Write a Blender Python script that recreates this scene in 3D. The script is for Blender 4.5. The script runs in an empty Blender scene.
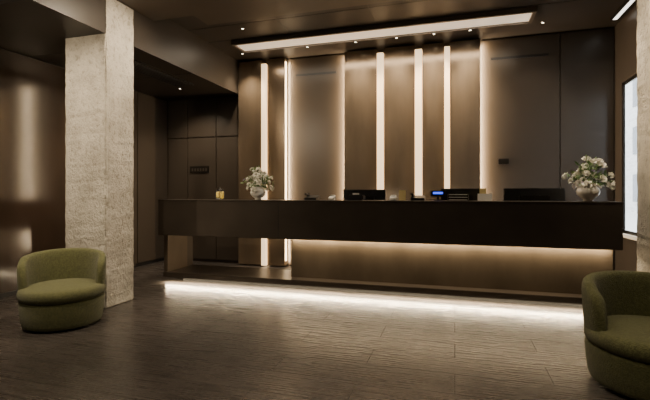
import bpy, bmesh, math, random
from mathutils import Vector, Matrix
random.seed(7)
C = bpy.context.scene.collection

# ---------------- materials ----------------
def new_mat(name):
    m = bpy.data.materials.new(name); m.use_nodes = True
    nt = m.node_tree
    return m, nt, nt.nodes['Principled BSDF']
def mat(name, col, rough=.5, metal=0., var=.12, scale=6., bump=0., bscale=80., stretch=(1,1,1), spec=None, sheen=0., rvar=0., coat=0.):
    m, nt, b = new_mat(name)
    tc = nt.nodes.new('ShaderNodeTexCoord'); mp = nt.nodes.new('ShaderNodeMapping')
    mp.inputs['Scale'].default_value = stretch
    nt.links.new(tc.outputs['Object'], mp.inputs['Vector'])
    n = nt.nodes.new('ShaderNodeTexNoise'); n.inputs['Scale'].default_value = scale; n.inputs['Detail'].default_value = 6
    nt.links.new(mp.outputs[0], n.inputs['Vector'])
    r = nt.nodes.new('ShaderNodeValToRGB')
    r.color_ramp.elements[0].position = .3; r.color_ramp.elements[1].position = .7
    r.color_ramp.elements[0].color = (*[c*(1-var) for c in col], 1)
    r.color_ramp.elements[1].color = (*[min(1, c*(1+var)) for c in col], 1)
    nt.links.new(n.outputs['Fac'], r.inputs[0]); nt.links.new(r.outputs[0], b.inputs['Base Color'])
    b.inputs['Roughness'].default_value = rough; b.inputs['Metallic'].default_value = metal
    if spec is not None: b.inputs['Specular IOR Level'].default_value = spec
    if sheen: b.inputs['Sheen Weight'].default_value = sheen
    if coat: b.inputs['Coat Weight'].default_value = coat; b.inputs['Coat Roughness'].default_value = .12
    if rvar:
        mr = nt.nodes.new('ShaderNodeMapRange')
        mr.inputs['To Min'].default_value = max(.02, rough-rvar); mr.inputs['To Max'].default_value = rough+rvar
        nt.links.new(n.outputs['Fac'], mr.inputs['Value']); nt.links.new(mr.outputs[0], b.inputs['Roughness'])
    if bump:
        n2 = nt.nodes.new('ShaderNodeTexNoise'); n2.inputs['Scale'].default_value = bscale; n2.inputs['Detail'].default_value = 4
        nt.links.new(mp.outputs[0], n2.inputs['Vector'])
        bp = nt.nodes.new('ShaderNodeBump'); bp.inputs['Strength'].default_value = bump; bp.inputs['Distance'].default_value = .01
        nt.links.new(n2.outputs['Fac'], bp.inputs['Height']); nt.links.new(bp.outputs[0], b.inputs['Normal'])
    return m
def emis(name, col, strength):
    m, nt, b = new_mat(name)
    b.inputs['Base Color'].default_value = (*col, 1)
    b.inputs['Emission Color'].default_value = (*col, 1)
    b.inputs['Emission Strength'].default_value = strength
    return m

M_floor, nt, b = new_mat('floor_tile')
tc = nt.nodes.new('ShaderNodeTexCoord')
br = nt.nodes.new('ShaderNodeTexBrick')
br.inputs['Scale'].default_value = 1; br.inputs['Brick Width'].default_value = 1.2; br.inputs['Row Height'].default_value = .3
br.inputs['Mortar Size'].default_value = .0035; br.inputs['Mortar Smooth'].default_value = .3
br.inputs['Color1'].default_value = (.052, .045, .041, 1); br.inputs['Color2'].default_value = (.041, .036, .033, 1)
br.inputs['Mortar'].default_value = (.017, .015, .013, 1)
nt.links.new(tc.outputs['Object'], br.inputs['Vector'])
mp = nt.nodes.new('ShaderNodeMapping'); mp.inputs['Scale'].default_value = (1.5, 45, 1)
nt.links.new(tc.outputs['Object'], mp.inputs['Vector'])
ns = nt.nodes.new('ShaderNodeTexNoise'); ns.inputs['Scale'].default_value = 2; ns.inputs['Detail'].default_value = 6
nt.links.new(mp.outputs[0], ns.inputs['Vector'])
mx = nt.nodes.new('ShaderNodeMix'); mx.data_type = 'RGBA'; mx.blend_type = 'MULTIPLY'; mx.inputs['Factor'].default_value = .85
rp = nt.nodes.new('ShaderNodeValToRGB'); rp.color_ramp.elements[0].color = (.45, .45, .45, 1); rp.color_ramp.elements[1].color = (1.5, 1.5, 1.5, 1)
rp.color_ramp.elements[0].position = .3; rp.color_ramp.elements[1].position = .75
nt.links.new(ns.outputs['Fac'], rp.inputs[0])
nt.links.new(br.outputs['Color'], mx.inputs['A']); nt.links.new(rp.outputs[0], mx.inputs['B'])
nt.links.new(mx.outputs['Result'], b.inputs['Base Color'])
mr = nt.nodes.new('ShaderNodeMapRange'); mr.inputs['To Min'].default_value = .19; mr.inputs['To Max'].default_value = .36
nt.links.new(ns.outputs['Fac'], mr.inputs['Value'])
mg = nt.nodes.new('ShaderNodeMath'); mg.operation = 'MULTIPLY_ADD'; mg.inputs[1].default_value = .2
nt.links.new(br.outputs['Fac'], mg.inputs[0]); nt.links.new(mr.outputs[0], mg.inputs[2])
nt.links.new(mg.outputs[0], b.inputs['Roughness'])
b.inputs['Specular IOR Level'].default_value = .45
bp = nt.nodes.new('ShaderNodeBump'); bp.inputs['Strength'].default_value = .15; bp.inputs['Distance'].default_value = .003
nt.links.new(ns.outputs['Fac'], bp.inputs['Height']); nt.links.new(bp.outputs[0], b.inputs['Normal'])

# rough cast concrete
M_conc, nt, b = new_mat('raw_concrete')
tc = nt.nodes.new('ShaderNodeTexCoord')
mpv = nt.nodes.new('ShaderNodeMapping'); mpv.inputs['Scale'].default_value = (1, 1, .8)
nt.links.new(tc.outputs['Object'], mpv.inputs[0])
n1 = nt.nodes.new('ShaderNodeTexNoise'); n1.inputs['Scale'].default_value = 2.4; n1.inputs['Detail'].default_value = 12; n1.inputs['Roughness'].default_value = .7
n2 = nt.nodes.new('ShaderNodeTexNoise'); n2.inputs['Scale'].default_value = 60; n2.inputs['Detail'].default_value = 8; n2.inputs['Roughness'].default_value = .6
n3 = nt.nodes.new('ShaderNodeTexNoise'); n3.inputs['Scale'].default_value = 22; n3.inputs['Detail'].default_value = 10; n3.inputs['Roughness'].default_value = .7
for n in (n1, n2, n3): nt.links.new(mpv.outputs[0], n.inputs['Vector'])
r1 = nt.nodes.new('ShaderNodeValToRGB')
r1.color_ramp.elements[0].position = .34; r1.color_ramp.elements[0].color = (.34, .315, .265, 1)
r1.color_ramp.elements[1].position = .64; r1.color_ramp.elements[1].color = (.56, .53, .46, 1)
nt.links.new(n1.outputs['Fac'], r1.inputs[0])
r2 = nt.nodes.new('ShaderNodeValToRGB')
r2.color_ramp.elements[0].position = .36; r2.color_ramp.elements[0].color = (.42, .40, .36, 1)
r2.color_ramp.elements[1].position = .47; r2.color_ramp.elements[1].color = (1, 1, 1, 1)
nt.links.new(n3.outputs['Fac'], r2.inputs[0])
mx = nt.nodes.new('ShaderNodeMix'); mx.data_type = 'RGBA'; mx.blend_type = 'MULTIPLY'; mx.inputs['Factor'].default_value = .6
nt.links.new(r1.outputs[0], mx.inputs['A']); nt.links.new(r2.outputs[0], mx.inputs['B'])
nt.links.new(mx.outputs['Result'], b.inputs['Base Color']); b.inputs['Roughness'].default_value = .85
ad = nt.nodes.new('ShaderNodeMath'); ad.operation = 'MULTIPLY_ADD'; ad.inputs[1].default_value = .45
nt.links.new(n2.outputs['Fac'], ad.inputs[0]); nt.links.new(n3.outputs['Fac'], ad.inputs[2])
bp = nt.nodes.new('ShaderNodeBump'); bp.inputs['Strength'].default_value = .8; bp.inputs['Distance'].default_value = .03
nt.links.new(ad.outputs[0], bp.inputs['Height']); nt.links.new(bp.outputs[0], b.inputs['Normal'])

M_wall = mat('dark_wall', (.048, .038, .030), .4, var=.1, scale=2)
M_matte = mat('matte_panel', (.045, .036, .028), .32, var=.06, scale=2, rvar=.05)
M_lac = mat('lacquer_panel', (.040, .026, .018), .13, var=.35, scale=1.5, stretch=(1, 1, .4), rvar=.05)
M_bronze = mat('bronze_panel', (.33, .255, .18), .20, metal=.7, var=.16, scale=1.8, stretch=(2.5, 2.5, .6), rvar=.06, bump=.15, bscale=5)
M_ceil = mat('dark_ceiling', (.032, .026, .021), .4, var=.08, scale=2)
M_ceil2 = mat('taupe_ceiling', (.11, .09, .07), .5, var=.08, scale=2)
M_desk = mat('desk_dark_metal', (.042, .034, .027), .33, metal=.2, var=.15, scale=3, rvar=.05)
M_base = mat('desk_base_bronze', (.12, .095, .070), .33, metal=.4, var=.22, scale=3, stretch=(1, 1, .5), rvar=.06)
M_black = mat('black_plastic', (.012, .012, .013), .35)
M_blackm = mat('black_metal', (.02, .018, .016), .35, metal=.6)
M_white = mat('white_card', (.75, .74, .70), .6, var=.03)
M_green = mat('olive_boucle', (.082, .086, .030), .95, var=.28, scale=60, bump=.9, bscale=150, sheen=.12)
M_vase = mat('ceramic_vase', (.70, .68, .63), .3, var=.12, scale=9)
M_petal = mat('white_petals', (.92, .90, .83), .6, var=.06, scale=20)
M_petal2 = mat('lilac_petals', (.42, .36, .50), .6, var=.1, scale=20)
M_leaf = mat('leaf_green', (.14, .23, .08), .5, var=.35, scale=12)
M_lemon = mat('yellow_fruit', (.90, .66, .05), .5, var=.15, scale=20)
M_led = emis('led_warm', (1, .78, .48), 7)
M_fin = emis('lightbox_cream', (1, .72, .42), 1.7)
M_panel = emis('diffuser_cream', (1, .86, .68), .5)
M_lens = emis('downlight_lens', (1, .85, .62), 14)
M_day = emis('ceiling_strip_cool', (1, .97, .9), 2.5)
M_blue = emis('blue_display', (.05, .10, 1), 2.0)
M_scr = emis('screen_dim', (.35, .42, .5), .25)
M_glass, nt, b = new_mat('clear_glass')
b.inputs['Transmission Weight'].default_value = 1; b.inputs['Roughness'].default_value = .02; b.inputs['IOR'].default_value = 1.1
b.inputs['Base Color'].default_value = (.97, .99, 1, 1)
M_jar, nt, b = new_mat('thin_jar_glass')
b.inputs['Base Color'].default_value = (.9, .9, .85, 1); b.inputs['Alpha'].default_value = .12; b.inputs['Roughness'].default_value = .05
M_facade, nt, b = new_mat('street_facade')
tc = nt.nodes.new('ShaderNodeTexCoord'); br = nt.nodes.new('ShaderNodeTexBrick')
mp = nt.nodes.new('ShaderNodeMapping'); mp.inputs['Rotation'].default_value = (0, math.radians(90), math.radians(90))
nt.links.new(tc.outputs['Object'], mp.inputs[0]); nt.links.new(mp.outputs[0], br.inputs[0])
br.inputs['Scale'].default_value = 1; br.inputs['Brick Width'].default_value = .5; br.inputs['Row Height'].default_value = .25
br.inputs['Color1'].default_value = (.72, .70, .66, 1); br.inputs['Color2'].default_value = (.55, .54, .51, 1); br.inputs['Mortar'].default_value = (.7, .7, .68, 1)
nt.links.new(br.outputs[0], b.inputs['Base Color'])
M_pane2 = mat('street_window_glass', (.12, .13, .14), .2)

# ---------------- helpers ----------------
def finish(name, bm, m, smooth=False, parent=None):
    me = bpy.data.meshes.new(name); bm.normal_update(); bm.to_mesh(me); bm.free()
    for mm in (m if isinstance(m, (list, tuple)) else [m]): me.materials.append(mm)
    if smooth:
        for p in me.polygons: p.use_smooth = True
    o = bpy.data.objects.new(name, me); C.objects.link(o)
    if parent: attach(o, parent)
    return o
def attach(o, parent):
    o.parent = parent; o.matrix_parent_inverse = Matrix.Translation(parent.location).inverted()
def group(name, loc):
    e = bpy.data.objects.new(name, None); e.location = loc; e.empty_display_size = .2; C.objects.link(e); return e
def addbox(bm, x0, x1, y0, y1, z0, z1, mi=0, mtx=None):
    vs = [bm.verts.new((x, y, z)) for x in (x0, x1) for y in (y0, y1) for z in (z0, z1)]
    fs = []
    for idx in ((0,1,3,2),(4,6,7,5),(0,4,5,1),(2,3,7,6),(0,2,6,4),(1,5,7,3)):
        f = bm.faces.new([vs[i] for i in idx]); f.material_index = mi; fs.append(f)
    if mtx is not None: bmesh.ops.transform(bm, matrix=mtx, verts=vs)
    return vs
def box(name, x0, x1, y0, y1, z0, z1, m, bev=0., parent=None):
    bm = bmesh.new(); addbox(bm, x0, x1, y0, y1, z0, z1)
    if bev: bmesh.ops.bevel(bm, geom=bm.edges[:], offset=bev, segments=2, affect='EDGES')
    return finish(name, bm, m, parent=parent)
def revolve(bm, prof, c, seg=32, mi=0):
    rings = []
    for r, z in prof:
        if r < 1e-5: rings.append([bm.verts.new((c[0], c[1], c[2]+z))])
        else: rings.append([bm.verts.new((c[0]+r*math.cos(2*math.pi*i/seg), c[1]+r*math.sin(2*math.pi*i/seg), c[2]+z)) for i in range(seg)])
    for a, b_ in zip(rings, rings[1:]):
        for i in range(seg):
            j = (i+1) % seg
            if len(a) == 1 and len(b_) == 1: continue
            if len(a) == 1: f = bm.faces.new((a[0], b_[j], b_[i]))
            elif len(b_) == 1: f = bm.faces.new((a[i], a[j], b_[0]))
            else: f = bm.faces.new((a[i], a[j], b_[j], b_[i]))
            f.material_index = mi; f.smooth = True
def lathe(name, prof, c, m, seg=32, parent=None):
    bm = bmesh.new(); revolve(bm, prof, c, seg)
    bmesh.ops.recalc_face_normals(bm, faces=bm.faces[:])
    return finish(name, bm, m, True, parent)
def area(name, loc, direction, sx, sy, energy, col=(1, .78, .5), parent=None, xaxis=None, spread=None):
    l = bpy.data.lights.new(name, 'AREA'); l.shape = 'RECTANGLE'; l.size = sx; l.size_y = sy; l.energy = energy; l.color = col
    if spread: l.spread = math.radians(spread)
    o = bpy.data.objects.new(name, l); C.objects.link(o)
    z = -Vector(direction).normalized(); x = Vector(xaxis).normalized(); y = z.cross(x).normalized(); x = y.cross(z)
    o.matrix_world = Matrix.Translation(loc) @ Matrix((x, y, z)).transposed().to_4x4()
    if parent: o.parent = parent; o.matrix_parent_inverse = Matrix.Translation(parent.location).inverted()
    return o

# ---------------- room shell ----------------
XL, XR, YB, YF = -5.0, 2.30, 6.65, -3.0
ZH, ZM, ZL = 3.44, 3.30, 2.88
XW = 2.05
def shell_slab(name, z0, z1, m):
    bm = bmesh.new(); addbox(bm, XL-.2, XW+.04, YF-.2, YB+.2, z0, z1); addbox(bm, XW+.04, XR+.2, YF-.2, 5.10, z0, z1)
    return finish(name, bm, m)
shell_slab('floor', -.1, 0, M_floor)
box('wall_back', XL-.2, XW+.04, YB, YB+.2, 0, 3.6, M_wall)
box('wall_front', XL-.2, XR+.2, YF-.2, YF, 0, 3.6, M_wall)
box('wall_left', XL-.2, XL, YF, YB, 0, 3.6, M_wall)
WY0, WY1 = 5.35, 6.38
bm = bmesh.new()
addbox(bm, XR, XR+.2, YF, 5.10, 0, 3.6)
addbox(bm, XW, XR, 5.06, 5.10, 0, 3.6)
addbox(bm, XW, XW+.04, 5.10, WY0, 0, 3.6)
addbox(bm, XW, XW+.04, WY1, YB, 0, 3.6)
addbox(bm, XW, XW+.04, WY0, WY1, 0, .70)
addbox(bm, XW, XW+.04, WY0, WY1, 2.62, 3.6)
finish('wall_right', bm, M_wall)
g = group('window_1', (XW+.02, 5.86, 1.7))
bm = bmesh.new()
for a in ((WY0, WY0+.03), (WY1-.03, WY1), (5.84, 5.86)): addbox(bm, XW+.012, XW+.032, a[0], a[1], .70, 2.62)
for a in ((.70, .74), (2.58, 2.62)): addbox(bm, XW+.012, XW+.032, WY0, WY1, a[0], a[1])
finish('frame', bm, M_blackm, parent=g)
box('pane', XW+.02, XW+.024, WY0+.02, WY1-.02, .72, 2.60, M_glass, parent=g)
box('sill', XW-.05, XW+.01, WY0, WY1, .66, .70, M_white, parent=g)
bm = bmesh.new(); addbox(bm, 12, 12.4, 8, 60, -.5, 12)
for yy in range(10, 58, 3):
    for zz in (.6, 3.9, 7.2): addbox(bm, 11.93, 12.02, yy, yy+1.1, zz, zz+1.9, 1)
finish('street_building', bm, [M_facade, M_pane2])
box('street_pavement', 2.6, 12, 5.2, 60, -.3, -.15, M_white)

# ceilings
box('ceiling', -3.5, XW+.04, 4.4, YB+.2, ZH, ZH+.16, M_ceil)
box('ceiling.001', -3.5, XR+.2, YF-.2, 4.4, ZM, ZM+.30, M_ceil2)
box('ceiling.002', XL-.2, -3.5, YF-.2, YB+.2, ZL, ZH+.16, M_ceil)
box('ceiling.003', XW+.04, XR+.2, 4.4, 5.10, ZH, ZH+.16, M_ceil)
bm = bmesh.new()
for y in (5.1, 5.60): addbox(bm, -3.49, 2.0, y, y+.012, ZH-.003, ZH+.01)
for x in (-2.2, -1., .2, 1.2): addbox(bm, x, x+.01, 4.41, 5.6, ZH-.003, ZH+.01)
finish('trim_1', bm, M_black)
bm = bmesh.new()
for y in (1.6, 2.8, 4.0, 5.2): addbox(bm, -4.99, -3.51, y, y+.012, ZL-.003, ZL+.01)
finish('trim_2', bm, M_black)
box('ceiling.004', -3.1, -.55, 4.42, 4.95, ZH-.03, ZH-.001, M_ceil2)
g = group('ceiling_air_vent', (-4.0, 5.0, ZL))
bm = bmesh.new(); addbox(bm, -4.12, -3.82, 4.3, 5.7, ZL-.025, ZL-.001); finish('vent_frame', bm, M_blackm, parent=g)
bm = bmesh.new()
for i in range(6): addbox(bm, -4.10+i*.045, -4.085+i*.045, 4.33, 5.67, ZL-.035, ZL-.024)
finish('vent_slats', bm, M_black, parent=g)
# ceiling diffuser panel
g = group('linear_ceiling_light', (-1.1, 5.85, ZH))
bm = bmesh.new()
addbox(bm, -3.1, .90, 5.64, 5.68, ZH-.06, ZH-.001); addbox(bm, -3.1, .90, 6.00, 6.03, ZH-.06, ZH-.001)
addbox(bm, -3.14, -3.1, 5.64, 6.03, ZH-.06, ZH-.001); addbox(bm, .90, .94, 5.64, 6.03, ZH-.06, ZH-.001)
finish('frame', bm, M_ceil2, parent=g)
box('diffuser', -3.1, .90, 5.68, 6.00, ZH-.04, ZH-.002, M_panel, parent=g)
area('tube_lamp', (-1.1, 5.84, ZH-.045), (0, .0, -1), 3.9, .25, 28, col=(1, .84, .64), parent=g, xaxis=(1, 0, 0))
g = group('linear_ceiling_light', (1.93, 5.8, ZH))
box('housing', 1.90, 1.985, 4.6, 6.3, ZH-.03, ZH-.001, M_blackm, parent=g)
box('diffuser', 1.92, 1.965, 4.62, 6.28, ZH-.034, ZH-.03, M_day, parent=g)

# left wall lacquer panels
g = group('wall_panelling', (XL, 3, 1.4))
ys = [-2.9, -1.6, -.3, 1.0, 2.3, 3.6, 4.9, 5.85, 6.62]
for i in range(len(ys)-1):
    box('lacquer_panel_%d' % i, XL+.002, XL+.03, ys[i]+.006, ys[i+1]-.006, .06, ZL-.02, M_lac if i < 6 else M_matte, .003, parent=g)
box('skirting', XL+.002, XL+.015, -2.9, 6.6, 0.002, .055, M_black, parent=g)
# back-left dark panels
g = group('wall_panelling', (-4.2, YB, 1.4))
xs = [-4.96, -4.55, -3.98, -3.53]
for i in range(3):
    box('lower_panel_%d' % i, xs[i]+.006, xs[i+1]-.006, YB-.03, YB-.002, .05, 2.18, M_matte, .003, parent=g)
    box('upper_panel_%d' % i, xs[i]+.006, xs[i+1]-.006, YB-.03, YB-.002, 2.195, ZL-.02, M_matte, .003, parent=g)
g = group('wall_sign_plate', (-4.3, YB-.035, 1.62))
box('plate', -4.50, -4.12, YB-.042, YB-.031, 1.56, 1.68, M_blackm, .002, parent=g)
bm = bmesh.new()
for i in range(6): addbox(bm, -4.46+i*.055, -4.43+i*.055, YB-.045, YB-.0415, 1.595, 1.645)
finish('letters', bm, M_matte, parent=g)
g = group('door_1', (XL+.03, 5.4, 1.1))
box('leaf', XL+.031, XL+.045, 4.95, 5.8, .02, 2.2, M_matte, .003, parent=g)
bm = bmesh.new(); addbox(bm, XL+.0455, XL+.075, 5.66, 5.68, 1.02, 1.04); addbox(bm, XL+.0455, XL+.075, 5.66, 5.68, 1.20, 1.22); addbox(bm, XL+.075, XL+.09, 5.66, 5.68, .98, 1.26)
finish('handle', bm, M_blackm, parent=g)

# main back wall composition
TOP = ZH-.03
def bronze_group(name, x0, x1, fins):
    g = group(name, ((x0+x1)/2, YB, 1.7)); cur = x0; k = 0
    for fx0, fx1 in fins+[(x1, None)]:
        k += 1
        box('bronze_%d' % k, cur, fx0-.004, YB-.14, YB-.002, .02, TOP, M_bronze, .003, parent=g)
        if fx1:
            box('light_fin_%d' % k, fx0, fx1, YB-.19, YB-.002, .02, TOP-.08, M_fin, .002, parent=g)
            cur = fx1+.004
    return g
gl = bronze_group('bronze_wall_feature', -3.49, -2.65, [(-3.045, -2.965)])
gc = bronze_group('bronze_wall_feature', -1.65, .35, [(-1.13, -1.035), (-.565, -.465), (-.145, -.07)])
for nm, x0, x1, slot in (('a', -2.62, -1.67, 1), ('b', .375, 1.385, 1), ('c', 1.395, 2.03, 0)):
    g = group('matte_wall_panel', ((x0+x1)/2, YB, 1.7))
    box('board', x0, x1, YB-.03, YB-.002, .02, TOP, M_matte, .003, parent=g)
    if slot: 
        box('air_slot', x0+.12, x1-.14, YB-.036, YB-.029, 3.12, 3.155, M_black, parent=g)
        box('service_box', x0+.22, x0+.36, YB-.05, YB-.029, 1.62, 1.70, M_blackm, .004, parent=g) if nm == 'b' else None
for p, x, d in ((gl, -2.645, 1), (gc, -1.66, -1), (gc, .36, 1)):
    area('led_edge', (x, YB-.07, 1.72), (d, .45, 0), .03, 3.3, 62, col=(1, .74, .45), parent=p, xaxis=(0, 1, 0))
box('led_profile', -2.653, -2.648, YB-.11, YB-.06, .1, TOP-.05, M_led, parent=gl)

# ---------------- concrete columns ----------------
def column(x0, x1, y0, y1, h):
    bm = bmesh.new(); addbox(bm, x0, x1, y0, y1, 0, h)
    bmesh.ops.bevel(bm, geom=bm.edges[:], offset=.012, segments=2, affect='EDGES')
    bmesh.ops.subdivide_edges(bm, edges=[e for e in bm.edges if e.calc_length() > 1], cuts=60, use_grid_fill=True)
    for v in bm.verts:
        if .02 < v.co.z < h-.02:
            v.co.x += random.uniform(-.004, .004); v.co.y += random.uniform(-.004, .004)
    return finish('concrete_column', bm, M_conc)
column(-4.04, -3.495, 3.64, 4.06, ZM)
column(1.75, 2.29, 4.50, 5.05, ZM)

# ---------------- reception desk ----------------
g = group('reception_desk', (-1.1, 5.2, 0))
DX0, DX1 = -3.79, 1.57
box('upper_front', DX0, DX1, 4.85, 5.25, .65, 1.105, M_desk, .004, parent=g)
box('counter_top', DX0-.004, DX1+.004, 4.845, 5.27, 1.105, 1.122, M_desk, .003, parent=g)
box('panel_joint', -2.06, -2.054, 4.848, 4.852, .66, 1.10, M_black, parent=g)
box('base_panel', -2.0, DX1, 5.13, 5.24, .14, .65, M_base, .003, parent=g)
box('platform', DX0, DX1, 4.95, 5.6, .075, .14, M_desk, .004, parent=g)
box('plinth', DX0+.2, DX1-.1, 5.12, 5.5, 0.001, .075, M_black, parent=g)
box('end_leg', DX0, DX0+.06, 4.97, 5.42, .14, .65, M_base, .003, parent=g)
box('work_top', DX0, DX1, 5.25, 5.85, .72, .75, M_desk, .003, parent=g)
for x in (DX0, -2.0, -.2, DX1-.04):
    box('support', x, x+.04, 5.3, 5.58, .14, .72, M_desk, parent=g)
box('led_profile_lower', DX0+.03, DX1-.03, 5.0, 5.03, .066, .075, M_led, parent=g)
area('led_toe', ((DX0+DX1)/2, 4.975, .068), (0, -.1, -1), DX1-DX0-.05, .025, 130, col=(1, .79, .50), parent=g, xaxis=(1, 0, 0))
box('led_profile_upper', -2.0, DX1-.01, 5.07, 5.10, .643, .65, M_led, parent=g)
area('led_upper', ((-2.0+DX1)/2, 5.085, .640), (0, .25, -1), DX1+1.97, .02, 30, col=(1, .77, .48), parent=g, xaxis=(1, 0, 0))

# ---------------- lounge chairs ----------------
def tub_chair(cx, cy, rot, sx=.86, sz=.9):
    g = group('swivel_tub_chair', (cx, cy, 0))
    R = Matrix.Translation((cx, cy, 0)) @ Matrix.Rotation(rot, 4, 'Z') @ Matrix.Diagonal((sx, sx, sz, 1))
    def fin(name, bm, m):
        bmesh.ops.recalc_face_normals(bm, faces=bm.faces[:])
        bmesh.ops.transform(bm, matrix=R, verts=bm.verts[:]); return finish(name, bm, m, True, g)
    bm = bmesh.new(); revolve(bm, [(0, .001), (.27, .001), (.28, .01), (.28, .03), (0, .03)], (0, 0, 0), 48); fin('swivel_base', bm, M_black)
    bm = bmesh.new(); revolve(bm, [(0, .018), (.345, .018), (.368, .028), (.380, .06), (.393, .16), (.398, .25), (.395, .275), (.385, .285), (0, .287)], (0, 0, 0), 64); fin('drum', bm, M_green)
    bm = bmesh.new(); revolve(bm, [(0, .286), (.380, .286), (.396, .295), (.408, .32), (.410, .355), (.400, .385), (.375, .402), (.33, .410), (.2, .418), (0, .42)], (0, -.012, 0), 64)
    for v in bm.verts:
        if v.co.y > .0: v.co.y = v.co.y*.95
    fin('seat_cushion', bm, M_green)
    bm = bmesh.new(); N = 72; K = 20; half = math.radians(108); rings = []
    for i in range(N+1):
        u = -1+2*i/N; th = math.pi/2+u*half
        e = min(1, (1-abs(u))/.10); endf = math.sqrt(max(0, 1-(1-e)**2))
        endf = max(endf, .04)
        zt = .735-.075*abs(u)**2.2-.06*max(0, abs(u)-.75)/.25; zb = .292
        hh = .5*(zt-zb)*(.55+.45*endf); thk = .052*(1-.15*abs(u))*endf
        zc = zb+hh
        ring = []
        for k in range(K):
            a = 2*math.pi*k/K; ca, sa = math.cos(a), math.sin(a)
            px = math.copysign(abs(ca)**.55, ca)*thk; pz = math.copysign(abs(sa)**.4, sa)*hh
            rr = .352+px+.022*((pz+zc-zb)/.4)
            ring.append(bm.verts.new((rr*math.cos(th), rr*math.sin(th), zc+pz)))
        rings.append(ring)
    for a, b_ in zip(rings, rings[1:]):
        for k in range(K): bm.faces.new((a[k], a[(k+1) % K], b_[(k+1) % K], b_[k]))
    bm.faces.new(rings[0][::-1]); bm.faces.new(rings[-1])
    fin('back_shell', bm, M_green)
    return g
tub_chair(-3.48, 3.12, math.radians(40), .86, .9)
tub_chair(1.20, 3.16, math.radians(6), .96, .90)

# ---------------- flowers ----------------
def bouquet(cx, cy, z, s, seed):
    rnd = random.Random(seed)
    g = group('flower_vase', (cx, cy, z))
    lathe('vase', [(0, .0), (.045*s, .0), (.05*s, .008*s), (.042*s, .018*s), (.075*s, .04*s), (.105*s, .075*s), (.112*s, .105*s), (.10*s, .14*s), (.07*s, .165*s), (.058*s, .175*s), (.066*s, .185*s), (.058*s, .186*s), (.05*s, .172*s), (.06*s, .15*s), (0, .14*s)], (cx, cy, z+.0005), M_vase, parent=g)
    bm = bmesh.new()
    top = Vector((cx, cy, z+.155*s))
    def tube(p, q, r):
        d = (q-p); ax = d.orthogonal().normalized(); ay = d.cross(ax).normalized()
        A = [bm.verts.new(p+r*(ax*math.cos(t)+ay*math.sin(t))) for t in (0, 2.09, 4.19)]
        B = [bm.verts.new(q+r*.7*(ax*math.cos(t)+ay*math.sin(t))) for t in (0, 2.09, 4.19)]
        for i in range(3): bm.faces.new((A[i], A[(i+1) % 3], B[(i+1) % 3], B[i]))
    def leaf(p, d, L, w, mi=0):
        d = d.normalized(); side = d.cross(Vector((rnd.uniform(-1, 1), rnd.uniform(-1, 1), rnd.uniform(.2, 1)))).normalized(); n = side.cross(d)
        a = bm.verts.new(p); m1 = bm.verts.new(p+d*L*.35+side*w-n*.1*L); m2 = bm.verts.new(p+d*L*.35-side*w-n*.1*L)
        c = bm.verts.new(p+d*L*.45+n*.02*L)
        m3 = bm.verts.new(p+d*L*.75+side*w*.7); m4 = bm.verts.new(p+d*L*.75-side*w*.7); e = bm.verts.new(p+d*L)
        for f in ((a, m1, c), (a, c, m2), (m1, m3, c), (m2, c, m4), (m3, e, c), (m4, c, e)):
            ff = bm.faces.new(f); ff.material_index = mi
    for i in range(56):
        az = rnd.uniform(0, 2*math.pi); el = rnd.uniform(.05, 1.45); L = s*rnd.uniform(.12, .29)*(1.05 if el > .9 else .9)
        d = Vector((math.cos(az)*math.cos(el), math.sin(az)*math.cos(el), math.sin(el)))
        mid = top+Vector((0, 0, .05*s))+d*L*.45; tip = top+d*L+Vector((0, 0, -.02*s*math.cos(el)))
        tube(top+Vector((d.x, d.y, 0))*.03*s, mid, .0022*s); tube(mid, tip, .0018*s)
        for k in range(4):
            p = mid.lerp(tip, rnd.uniform(-.1, .9)); leaf(p, d+Vector([rnd.uniform(-.9, .9) for _ in range(3)]), s*rnd.uniform(.04, .08), s*.013)
        if i % 4 != 0:
            mi = 2 if i % 9 == 3 else 1; big = rnd.uniform(.034, .058)*s
            if mi == 2: big *= .6
            for lay in range(3):
                for k in range(6):
                    a = k*math.pi/3+lay*.5; ax = d.orthogonal().normalized(); ay = d.cross(ax)
                    pd = (ax*math.cos(a)+ay*math.sin(a))*(1-.3*lay)+d*(.2+.45*lay)
                    leaf(tip, pd, big*(1-.15*lay), big*.45, mi)
    finish('flowers', bm, [M_leaf, M_petal, M_petal2], parent=g)
def at(px, Y):
    u = (px-325)/430; c, s_ = math.cos(math.radians(16.8)), math.sin(math.radians(16.8))
    return Y*(u*c-s_)/(u*s_+c)
ZT = 1.1225
bouquet(at(258, 5.08), 5.08, ZT, .90, 3)
bouquet(at(588, 5.08), 5.08, ZT, .98, 11)

# jar of lemons
jx = at(220, 5.0); g = group('fruit_jar', (jx, 5.0, ZT))
lathe('glass_jar', [(0, .001), (.05, .001), (.056, .01), (.056, .10), (.045, .115), (.045, .12)], (jx, 5.0, ZT), M_jar, parent=g)
lathe('lid', [(0, .121), (.048, .121), (.048, .135), (.02, .142), (.008, .146), (.014, .158), (0, .165)], (jx, 5.0, ZT), M_blackm, parent=g)
bm = bmesh.new()
for i in range(14):
    a = i*2.1; rr = .030
    bmesh.ops.create_icosphere(bm, subdivisions=2, radius=.023, matrix=Matrix.Translation((jx+rr*math.cos(a), 5.0+rr*math.sin(a), ZT+.031+.0048*i)))
finish('lemons', bm, M_lemon, True, g)

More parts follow.
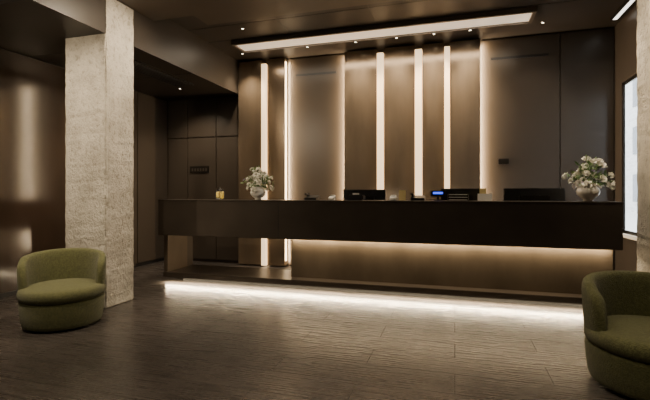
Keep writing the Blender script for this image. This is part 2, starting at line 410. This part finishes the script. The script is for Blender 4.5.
def monitor(px, w, h, ztop, Y=5.55):
    x = at(px, Y); g = group('computer_monitor', (x, Y, .75))
    box('display_back', x-w/2, x+w/2, Y, Y+.03, ztop-h, ztop, M_black, .006, parent=g)
    box('rear_hub', x-w*.25, x+w*.25, Y-.03, Y, ztop-h*.75, ztop-h*.25, M_blackm, .008, parent=g)
    box('screen', x-w/2+.01, x+w/2-.01, Y+.03, Y+.032, ztop-h+.012, ztop-.012, M_scr, parent=g)
    box('stand', x-.025, x+.025, Y-.05, Y-.03, .76, ztop-h*.4, M_blackm, .003, parent=g)
    box('foot', x-.11, x+.11, Y-.10, Y+.10, .751, .763, M_blackm, .003, parent=g)
monitor(364, .56, .34, 1.255)
monitor(462, .50, .32, 1.265)
monitor(534, .66, .34, 1.265)

def phone(px, Y=5.12):
    x = at(px, Y); g = group('desk_phone', (x, Y, ZT))
    bm = bmesh.new(); addbox(bm, x-.08, x+.08, Y-.07, Y+.07, ZT+.001, ZT+.03)
    for v in bm.verts:
        if v.co.z > ZT+.02 and v.co.y > Y: v.co.z += .03
    bmesh.ops.bevel(bm, geom=bm.edges[:], offset=.004, segments=2, affect='EDGES'); finish('body', bm, M_black, parent=g)
    box('handset', x-.085, x-.045, Y-.08, Y+.08, ZT+.062, ZT+.085, M_black, .008, parent=g)
    box('cradle', x-.075, x-.055, Y+.02, Y+.05, ZT+.04, ZT+.064, M_black, .003, parent=g)
phone(312); phone(418)
def terminal(px, Y=5.05, m=M_white):
    x = at(px, Y); g = group('payment_terminal', (x, Y, ZT))
    bm = bmesh.new(); addbox(bm, x-.035, x+.035, Y-.05, Y+.05, ZT+.001, ZT+.03)
    for v in bm.verts:
        if v.co.z > ZT+.02 and v.co.y > Y: v.co.z += .035
    bmesh.ops.bevel(bm, geom=bm.edges[:], offset=.006, segments=2, affect='EDGES'); finish('body', bm, m, parent=g)
    box('screen', x-.025, x+.025, Y-.0, Y+.035, ZT+.052, ZT+.058, M_black, parent=g)
terminal(393); terminal(332, 5.1, M_white)
x = at(356, 5.12); g = group('receipt_printer', (x, 5.12, ZT))
box('body', x-.10, x+.10, 5.04, 5.20, ZT+.001, ZT+.065, M_black, .01, parent=g)
box('paper', x-.04, x+.04, 5.115, 5.117, ZT+.06, ZT+.085, M_white, parent=g)
box('slot', x-.05, x+.05, 5.10, 5.12, ZT+.0645, ZT+.068, M_blackm, parent=g)
def card(px, w, h, m, Y=5.02, nm='tent_card'):
    x = at(px, Y); bm = bmesh.new()
    addbox(bm, x-w/2, x+w/2, -.001, .001, 0, h); 
    bmesh.ops.transform(bm, matrix=Matrix.Translation((0, Y, ZT+.002)) @ Matrix.Rotation(math.radians(-12), 4, 'X'), verts=bm.verts[:])
    nv = addbox(bm, x-w/2, x+w/2, -.001, .001, 0, h)
    bmesh.ops.transform(bm, matrix=Matrix.Translation((0, Y+2*h*math.sin(math.radians(12)), ZT+.002)) @ Matrix.Rotation(math.radians(12), 4, 'X'), verts=nv)
    finish(nm, bm, m)
M_kraft = mat('kraft_card', (.62, .50, .22), .6)
card(402, .075, .12, M_kraft, 5.0)
card(485, .15, .08, M_white, 4.98)
card(483, .07, .14, M_kraft, 5.14)
x = at(438, 5.15); g = group('customer_display', (x, 5.15, ZT))
box('foot', x-.04, x+.04, 5.11, 5.19, ZT+.001, ZT+.01, M_black, .002, parent=g)
box('pole', x-.012, x+.012, 5.145, 5.165, ZT+.01, ZT+.05, M_black, parent=g)
box('housing', x-.085, x+.085, 5.135, 5.175, ZT+.045, ZT+.115, M_black, .005, parent=g)
box('readout', x-.055, x+.055, 5.132, 5.136, ZT+.075, ZT+.10, M_blue, parent=g)
x = at(458, 5.15); g = group('document_tray', (x, 5.15, ZT))
for i in range(3):
    box('tier_%d' % i, x-.12, x+.12, 5.04, 5.24, ZT+.001+i*.03, ZT+.006+i*.03, M_black, parent=g)
    box('papers_%d' % i, x-.10, x+.10, 5.05, 5.23, ZT+.0065+i*.03, ZT+.012+i*.03, M_white, parent=g)
for xx in (x-.12, x+.115): box('side', xx, xx+.005, 5.04, 5.24, ZT+.001, ZT+.075, M_black, parent=g)

# ---------------- downlights ----------------
def downlight(x, y, z, e, cone=75, blend=.6, col=(1, .80, .56), aim=(0, 0, -1), r=.035):
    g = group('ceiling_downlight', (x, y, z))
    lathe('trim_ring', [(r, -.001), (r+.010, -.001), (r+.010, -.006), (r, -.008), (r, -.001)], (x, y, z), M_black, 24, parent=g)
    lathe('lens', [(0, -.004), (r, -.004), (r, -.001), (0, -.001)], (x, y, z), M_lens, 24, parent=g)
    l = bpy.data.lights.new('lamp', 'SPOT'); l.energy = e; l.spot_size = math.radians(cone); l.spot_blend = blend; l.color = col; l.shadow_soft_size = .03
    o = bpy.data.objects.new('lamp', l); C.objects.link(o)
    o.matrix_world = Matrix.Translation((x, y, z-.02)) @ Vector(aim).to_track_quat('-Z', 'Y').to_matrix().to_4x4()
    o.parent = g; o.matrix_parent_inverse = Matrix.Translation(g.location).inverted()
for x in (-3.25, -1.4, -.8, -.28, .2): downlight(x, 6.20, ZH, 130, 85, .9, aim=(0, .18, -1), r=.016)
for x in (-2.15, 1.1): downlight(x, 6.20, ZH, 35, 90, .9, r=.016)
for x in (-2.75, 1.45): downlight(x, 5.25, ZH, 110, 75, .9, aim=(0, -.06, -1), r=.016)
# low ceiling at left
downlight(-4.2, 5.9, ZL, 110, 110, .9, aim=(0, .3, -1), r=.018)
downlight(-4.4, 4.8, ZL, 60, 110, .9, r=.018); downlight(-3.85, 2.2, ZL, 200, 115, .9, aim=(.05, 1.0, -1)); downlight(-4.1, 1.0, ZL, 80, 100, .9)
# main hall
downlight(-2.4, 3.75, ZM, 210, 110, .9, aim=(-1.0, .05, -1)); downlight(-2.9, 1.8, ZM, 230, 80, .9, aim=(-.35, .85, -1))
for x in (-1.8, -.4, 1.0):
    downlight(x, 3.7, ZM, 55, 100, .9)
    downlight(x, 2.2, ZM, 90, 100, .9)
    downlight(x, .6, ZM, 130, 100, .9, r=.05)
    downlight(x, -1.2, ZM, 140, 100, .9, r=.05)
downlight(1.2, 4.1, ZM, 160, 110, .9, aim=(.9, .6, -1))

w = bpy.data.worlds.new('World'); bpy.context.scene.world = w; w.use_nodes = True
w.node_tree.nodes['Background'].inputs[0].default_value = (.90, .95, 1, 1)
w.node_tree.nodes['Background'].inputs[1].default_value = 6.0

# ---------------- camera ----------------
cam = bpy.data.cameras.new('camera'); cam.sensor_width = 36; cam.lens = 430/650*36; cam.shift_y = -7/650
co = bpy.data.objects.new('camera', cam); C.objects.link(co)
co.location = (0, 0, 1.21); co.rotation_euler = (math.radians(90), 0, math.radians(16.8))
bpy.context.scene.camera = co
